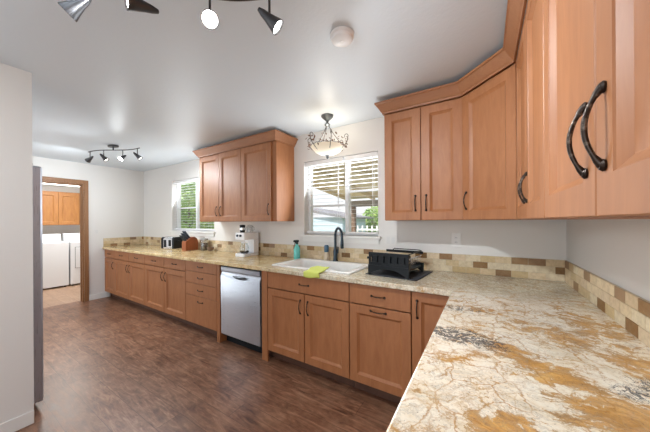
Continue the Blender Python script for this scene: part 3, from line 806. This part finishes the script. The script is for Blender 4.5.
b = B(); lathe(b, [(0, 0), (.030, 0), (.036, .085), (.036, .095), (0, .10)], 18); obj('cup_body', b, M_black, t, smooth=True)
b = B(); lathe(b, [(.0365, .03), (.0372, .03), (.038, .06), (.0372, .06)], 18); obj('band', b, M_chrome, t, smooth=True)
t = thing('glass_mug', 'clear glass mug upside down on top of the coffee maker', 'mug', (-3.07, -.135, Z+.3006))
b = B(); lathe(b, [(.042, 0), (.042, .08), (.03, .095), (0, .095)], 20); obj('glass_body', b, M_clear, t, smooth=True)
b = B(); tube(b, [(.041, .01, .02), (.066, .015, .03), (.066, .015, .06), (.041, .01, .075)], .005, 8); obj('mug_handle', b, M_clear, t, smooth=True)

# ------------------------------------------------------------------ switch plates
def plate(name, label, cat, loc, rot, w, h, kinds):
    t = thing(name, label, cat, loc, rot)
    b = B(); box(b, -w/2, w/2, -.006, -.0004, -h/2, h/2); obj('plate', b, M_switch, t, .002)
    for i, k in enumerate(kinds):
        cx = (i-(len(kinds)-1)/2)*.046
        if k == 's': bx('rocker', M_sock, t, cx-.016, cx+.016, -.009, -.0062, -.033, .033, .001)
        else:
            for zz in (-.019, .019):
                b = B(); lathe(b, [(0, 0), (.014, 0), (.014, .002), (0, .002)], 16, (cx, -.0062, zz), Matrix.Rotation(PI/2, 4, 'X')); r_ = obj('socket', b, M_sock, t)
                b = B(); box(b, cx-.006, cx-.004, -.0088, -.0084, zz-.002, zz+.006); box(b, cx+.004, cx+.006, -.0088, -.0084, zz-.002, zz+.006); obj('socket_slot', b, M_black, r_)
    return t
plate('switch_plate', 'white double switch plate on the wall right of the sink window', 'switch', (-1.253, 0, 1.165), 0, .122, .118, 'ss')
plate('outlet_plate', 'white outlet plate on the wall above the corner backsplash', 'outlet', (-.692, 0, 1.185), 0, .074, .118, 'o')
plate('switch_plate', 'white single switch plate on the far wall beside the doorway', 'switch', (XL, -.74, 1.19), PI/2, .072, .118, 's')

# ------------------------------------------------------------------ track lights
def track_light(label, loc, rot, aims, lit, power):
    t = thing('track_light', label, 'track light', loc, rot, 'bronze track lights')
    inv_ = Matrix.Rotation(-rot, 3, 'Z')
    b = B(); prism(b, [(.075*math.cos(2*PI*i/28)*1.0, .045*math.sin(2*PI*i/28)) for i in range(28)], -.022, -.0005); obj('canopy', b, M_gun, t, .004)
    b = B(); pts = []
    for i in range(25):
        u = i/24; x = (u-.5)*.84; pts.append((x, .035*math.sin((u-.5)*2*PI), -.062))
    tube(b, pts, .0065, 8); tube(b, [(0, 0, -.02), (0, 0, -.066)], .008, 8); obj('bar', b, M_gun, t, smooth=True)
    for k, u in enumerate((.055, .355, .645, .945)):
        x = (u-.5)*.84; y = .035*math.sin((u-.5)*2*PI)
        d_ = (inv_ @ aims[k]).normalized(); c_ = Vector((x, y, -.158))
        b = B(); tube(b, [(x, y, -.062), (x, y, -.140)], .005, 8)
        q = d_.to_track_quat('Z', 'Y').to_matrix().to_4x4()
        lathe(b, [(0, -.062), (.008, -.058), (.015, -.035), (.019, -.01), (.027, .022), (.034, .045), (.034, .048), (.031, .048), (.024, .025), (0, .020)], 22, c_, q)
        hd = obj('spot_head', b, M_gun, t, smooth=True)
        b = B(); lathe(b, [(0, .046), (.022, .043), (.0305, .036), (.025, .026), (0, .026)], 20, c_, q)
        obj('bulb', b, M_bulb if lit[k] else M_bulboff, hd, smooth=True)
        l = bpy.data.lights.new('spot_lamp', 'SPOT'); l.energy = power[k]*1.04; l.spot_size = math.radians(150); l.spot_blend = .9; l.shadow_soft_size = .03; l.color = (.90, .96, 1)
        o = bpy.data.objects.new('spot_lamp', l); COL.objects.link(o); o.parent = t; o.location = c_+d_*.056
        o.rotation_euler = d_.to_track_quat('-Z', 'Y').to_euler()
    return t
def cv(a, f_, u): return RT0*a+FW*f_+UP0*u
track_light('bronze four-head track light on the ceiling near the top edge of the photo', (-1.549, -1.855, H), math.radians(35.9),
            [cv(-.7, -.13, -.65), cv(-.7, -.7, -.15), cv(.453, -1, -.794), cv(.6, .1, -.52)], [1, 1, 1, 1], (14, 34, 20, 40))
track_light('bronze four-head track light farther away, near the doorway wall', (-4.64, -1.046, H), math.radians(20),
            [cv(-.8, .2, -.45), cv(.6, .2, -.7), cv(-.1, -.7, -.6), cv(.6, .2, -.6)], [0, 0, 1, 0], (24, 26, 34, 24))

# smoke detector
t = thing('smoke_detector', 'round white smoke detector on the ceiling', 'smoke detector', (-1.14, -1.186, H))
b = B(); lathe(b, [(0, -.0005), (.066, -.0005), (.066, -.012), (.058, -.016), (.056, -.030), (.045, -.036), (0, -.037)], 36); obj('housing', b, M_vinyl, t, smooth=True)
b = B(); lathe(b, [(0, -.037), (.012, -.037), (.012, -.040), (0, -.0405)], 20); obj('test_button', b, M_trim, t, smooth=True)

# ------------------------------------------------------------------ chandelier over the sink
t = thing('chandelier', 'small chandelier with alabaster bowl and leafy scroll arms above the sink', 'chandelier', (-1.768, -.32, H))
b = B(); lathe(b, [(0, -.0005), (.058, -.0005), (.058, -.012), (.046, -.025), (.030, -.040), (.014, -.052), (.012, -.075), (.026, -.082), (.028, -.092), (.014, -.102), (0, -.104)], 28); obj('canopy', b, M_pewter, t, smooth=True)
for k in range(3):
    a = 2*PI*k/3+.5; b = B(); pts = []
    for i in range(9):
        u = i/8; r = .016+.135*u**2.0; pts.append((r*math.cos(a), r*math.sin(a), -.09-.205*u+.03*math.sin(PI*u)))
    tube(b, pts, .0035, 8); obj('rod', b, M_iron, t, smooth=True)
b = B(); prof = [(.172, -.268), (.176, -.272), (.165, -.300), (.135, -.335), (.09, -.362), (.04, -.376), (0, -.379)]
prof2 = [(.172, -.268)]+[(r*.97, z+.005) for r, z in prof[2:]]
lathe(b, [(0, -.378), (.034, -.376), (.078, -.364), (.115, -.344), (.142, -.320), (.156, -.296), (.160, -.300), (.146, -.324), (.118, -.350), (.08, -.370), (.036, -.382), (0, -.384)], 36)
obj('glass_bowl', b, M_bowl, t, smooth=True)
for k in range(6):
    a = 2*PI*k/6+.2; b = B(); pts = []
    for i in range(15):
        u = i/14
        if u < .6: v = u/.6; r = .120+.085*v; z = -.345+.12*v; r += .022*math.sin(PI*v)
        else:
            v = (u-.6)/.4; ang = -PI*.1+PI*1.35*v; r = .205-.018+.018*math.cos(ang)+.002; z = -.219+.018*math.sin(ang)+.002
        pts.append((r*math.cos(a), r*math.sin(a), z))
    tube(b, pts, .0032, 7); obj('scroll_arm', b, M_iron, t, smooth=True)
random.seed(4)
b = B()
for k in range(84):
    a = 2*PI*k/84+random.uniform(-.06, .06); z = -.275+random.uniform(-.045, .045); r = .186+.25*(z+.275)+random.uniform(-.012, .012)
    c_ = Vector((r*math.cos(a), r*math.sin(a), z)); dx = Vector((random.uniform(-1, 1), random.uniform(-1, 1), random.uniform(-1, 1))).normalized(); dy = dx.orthogonal().normalized()
    L = random.uniform(.010, .017); nn = dx.cross(dy)*.0008
    ps = [c_-dx*L, c_-dx*L*.2+dy*L*.5, c_+dx*L, c_-dx*L*.2-dy*L*.5]
    A_ = [b.verts.new(p+nn) for p in ps]; C_ = [b.verts.new(p-nn) for p in ps]
    b.faces.new(A_); b.faces.new(C_[::-1])
    for i in range(4): b.faces.new((A_[i], C_[i], C_[(i+1) % 4], A_[(i+1) % 4]))
obj('leaf_garland', b, M_leaf, t)['kind'] = 'stuff'
b = B()
pts = [(.160*math.cos(2*PI*i/40), .160*math.sin(2*PI*i/40), -.294+.006*math.sin(i*2.2)) for i in range(41)]
tube(b, pts, .0025, 6); obj('rim_band', b, M_iron, t, smooth=True)
b = B(); lathe(b, [(0, -.378), (.028, -.372), (.026, -.384), (.012, -.392), (.013, -.405), (.006, -.418), (0, -.42)], 18); obj('finial', b, M_pewter, t, smooth=True)
l = bpy.data.lights.new('chandelier_lamp', 'POINT'); l.energy = 1.7; l.color = (1, .92, .80); l.shadow_soft_size = .05
o = bpy.data.objects.new('chandelier_lamp', l); COL.objects.link(o); o.parent = t; o.location = (0, 0, -.23)

# ------------------------------------------------------------------ fridge
t = thing('refrigerator', 'stainless refrigerator edge showing past the near wall', 'refrigerator', (-3.68, -2.38, 0))
bx('body', M_fridge, t, -.45, .45, -.40, .345, .03, 1.76, .006)
bx('door', M_fridge, t, -.45, -.004, .352, .445, .05, 1.765, .012)
bx('door', M_fridge, t, .004, .45, .352, .445, .05, 1.765, .012)
bx('kick_grille', M_black, t, -.44, .44, .30, .36, .0, .048)
bx('hinge_cap', M_grey, t, .38, .44, .30, .40, 1.766, 1.785, .004)
for c_, sx in zip([o for o in t.children if o.name.startswith('door')], (-.04, .04)):
    b = B(); tube(b, [(sx, .446, .55), (sx, .49, .57), (sx, .49, 1.5), (sx, .446, 1.52)], .011, 8); obj('door_handle', b, M_steel, c_, smooth=True)

# ------------------------------------------------------------------ laundry room things
def appliance(name, label, y0, y1, dryer):
    t = thing(name, label, name.replace('_', ' '), (-8.3, (y0+y1)/2, 0)); hw = (y1-y0)/2-.006
    b = B(); box(b, -.33, .33, -hw, hw, .03, .94); obj('cabinet', b, M_washer, t, .012)
    b = B(); prism(b, [(-.33, .9405), (-.17, .9405), (-.20, 1.09), (-.23, 1.11), (-.33, 1.11)], -hw+.01, hw-.01, 'y'); 
    obj('control_panel', b, M_washer, t, .012)
    b = B(); lathe(b, [(0, 0), (.028, 0), (.024, .02), (0, .022)], 18, (-.178, 0, 1.03), Matrix.Rotation(PI/2, 4, 'Y')); obj('dial', b, M_grey, t, smooth=True)
    if dryer:
        b = B(); box(b, .3305, .345, -.26, .26, .38, .82); dr = obj('door', b, M_washer, t, .01)
        bx('door_seam', M_grey, t, .3303, .3315, -.27, .27, .37, .83)
    else:
        bx('lid', M_washer, t, -.15, .325, -hw+.03, hw-.03, .9405, .952, .004)
    for sx in (-.28, .28):
        for sy in (-hw+.05, hw-.05):
            b = B(); lathe(b, [(0, 0), (.02, 0), (.02, .03), (0, .03)], 10, (sx, sy, 0)); obj('foot', b, M_black, t)
appliance('washing_machine', 'white top-load washing machine seen through the doorway', -1.40, -.71, False)
appliance('clothes_dryer', 'white front-door dryer right of the washing machine', -.70, -.01, True)
t = wall_cabinet('golden oak two-door wall cabinet above the washer and dryer', (-8.8, -1.42, 1.30), 1.33, PI/2, [(0, .32, None), (.32, .65, None), (.65, .99, None), (.99, 1.33, None)], h=.74, m=M_oak, group='laundry cabinets')
t['label'] = 'golden oak wall cabinet above the washer and dryer'
b = B(); tube(b, [(-7.4, -2.449, 2.07), (-7.4, .499, 2.07)], .017, 12); tag(obj('closet_rod', b, M_vinyl, smooth=True), 'white closet rod high up inside the laundry room', 'rod')
t = thing('added_laundry_lamp', 'unseen flush white lamp added on the laundry ceiling', 'ceiling lamp', (-7.5, -.9, H))  # fixture added to go with the laundry fill light
b = B(); lathe(b, [(0, -.001), (.12, -.001), (.12, -.015), (.0, -.02)], 24); obj('lamp_base', b, M_vinyl, t, smooth=True)

# ------------------------------------------------------------------ outside the windows
M_soffit = wood('tan_patio_boards', (.80, .66, .42), (.70, .56, .33), rough=.8, sc=(6, 1, 6), coat=0)
M_post = mat('brown_patio_post', (.20, .13, .09), .8)
M_beam = mat('grey_brown_beam', (.28, .25, .22), .8)
M_blue = mat('pale_blue_siding', (.50, .62, .74), .7)
M_roof = mat('grey_shingle', (.22, .22, .24), .9); g = N(M_roof); g.bump(g.noise(g.coord(), 30, 3), .5, .01)
M_ground = mat('patio_concrete', (.55, .52, .47), .9); g = N(M_ground); g.color(g.ramp(g.noise(g.coord(), 3, 5), [(.3, (.62, .58, .50)), (.7, (.78, .74, .66))]))
M_grass = mat('lawn_green', (.14, .24, .06), .9); g = N(M_grass); g.color(g.ramp(g.noise(g.coord(), 8, 5), [(.3, (.09, .16, .04)), (.7, (.20, .30, .09))]))
M_leaves = mat('green_leaves', (.20, .36, .07), .6); g = N(M_leaves); g.color(g.ramp(g.noise(g.coord(), 2.5, 4), [(.3, (.12, .25, .05)), (.5, (.26, .42, .09)), (.7, (.46, .56, .16))]))
M_bark = mat('bark', (.12, .08, .05), .9)
b = B(); box(b, -30, 12, .16, 40, -.22, -.12); o = obj('lawn', b, M_grass); struct(o)
b = B(); box(b, -5.0, 3, .16, 5.2, -.12, -.06); o = obj('patio_slab', b, M_ground); struct(o)
t = thing('patio_cover', 'tan board patio cover seen through the sink window', 'patio cover', (-4.0, .16, 2.55))
b = B(); sl = -.118
prism(b, [(0, 0), (4.5, sl*4.5), (4.5, sl*4.5+.05), (0, .05)], 0, 6.5, 'x'); obj('roof_deck', b, M_soffit, t)
b = B()
for k in range(9):
    x = .02+k*.78; prism(b, [(0, -.001), (4.4, sl*4.4-.001), (4.4, sl*4.4-.10), (0, -.10)], x, x+.045, 'x')
obj('rafters', b, M_soffit, t)
bx('beam', M_beam, t, 0, 6.5, 4.25, 4.37, -.78, sl*4.25-.10)
def post(lbl, x):
    tag(bx('patio_post', M_post, None, x-.06, x+.06, 4.41, 4.53, -.06, 1.765, .005), lbl, 'post', 'patio posts')
post('brown patio post seen through the right pane of the sink window', -3.80)
post('brown patio post farther along the patio cover beam', .6)
t = thing('garden_shed', 'pale blue shed with sloping roof seen through the left pane of the sink window', 'shed', (-6.0, 6.2, -.12))
bx('wall', M_blue, t, -1.4, .9, 0, 2.2, 0, 1.62)
b = B(); prism(b, [(-1.6, 2.02), (1.15, 1.56), (1.15, 1.64), (-1.6, 2.12)], -.2, 2.4, 'y'); obj('roof', b, M_roof, t)
b = B()
for k in range(9): box(b, -1.4, .9, -.012, -.001, .12+k*.17, .13+k*.17)
obj('siding_laps', b, M_vinyl, t)
t = thing('garden_fence', 'white railing fence beyond the patio', 'fence', (-4.6, 6.4, -.12))
b = B(); box(b, .0, 5, -.02, .02, 1.12, 1.18); box(b, 0, 5, -.02, .02, .3, .36); obj('rail', b, M_vinyl, t)
b = B()
for k in range(26): box(b, k*.19, k*.19+.05, .021, .04, .1, 1.3)
obj('pickets', b, M_vinyl, t)
def tree(name, label, loc, rad, hz, n, seed, trunk=True, cat='tree'):
    random.seed(seed); t = thing(name, label, cat, loc)
    b = B()
    for k in range(n):
        while True:
            p = Vector((random.uniform(-1, 1), random.uniform(-1, 1), random.uniform(-1, 1)))
            if .25 < p.length < 1: break
        p = Vector((p.x*rad, p.y*rad*.8, hz+p.z*rad*.95)); d1 = Vector((random.gauss(0, 1), random.gauss(0, 1), random.gauss(0, 1))).normalized(); d2 = d1.orthogonal().normalized()
        L = random.uniform(.05, .11)
        b.faces.new([b.verts.new(p-d1*L), b.verts.new(p+d2*L*.5), b.verts.new(p+d1*L), b.verts.new(p-d2*L*.5)])
    obj('foliage', b, M_leaves, t)
    b = B(); tube(b, [(0, 0, 0), (.05, 0, hz*.5), (0, .05, hz)], [.12, .09, .05], 8)
    for k in range(5): a = k*1.3; tube(b, [(0, .02, hz*.6), (math.cos(a)*rad*.5, math.sin(a)*rad*.5, hz+rad*.3)], [.05, .015], 6)
    obj('trunk', b, M_bark, t)
tree('leafy_tree', 'leafy green tree outside the far window', (-10.3, 3.2, -.12), 1.9, 2.1, 5200, 1)
tree('leafy_tree', 'leafy green tree outside the far window, behind the nearer one', (-14.6, 6.2, -.12), 2.2, 2.3, 4000, 2)
tree('garden_shrub', 'bright green shrub beyond the fence, right pane of the sink window', (-4.75, 9.4, -.12), 1.05, 1.25, 2600, 3, cat='shrub')
tree('garden_shrub', 'second bright green shrub beyond the fence, farther right', (-2.4, 9.4, -.12), 1.15, 1.2, 2400, 5, cat='shrub')
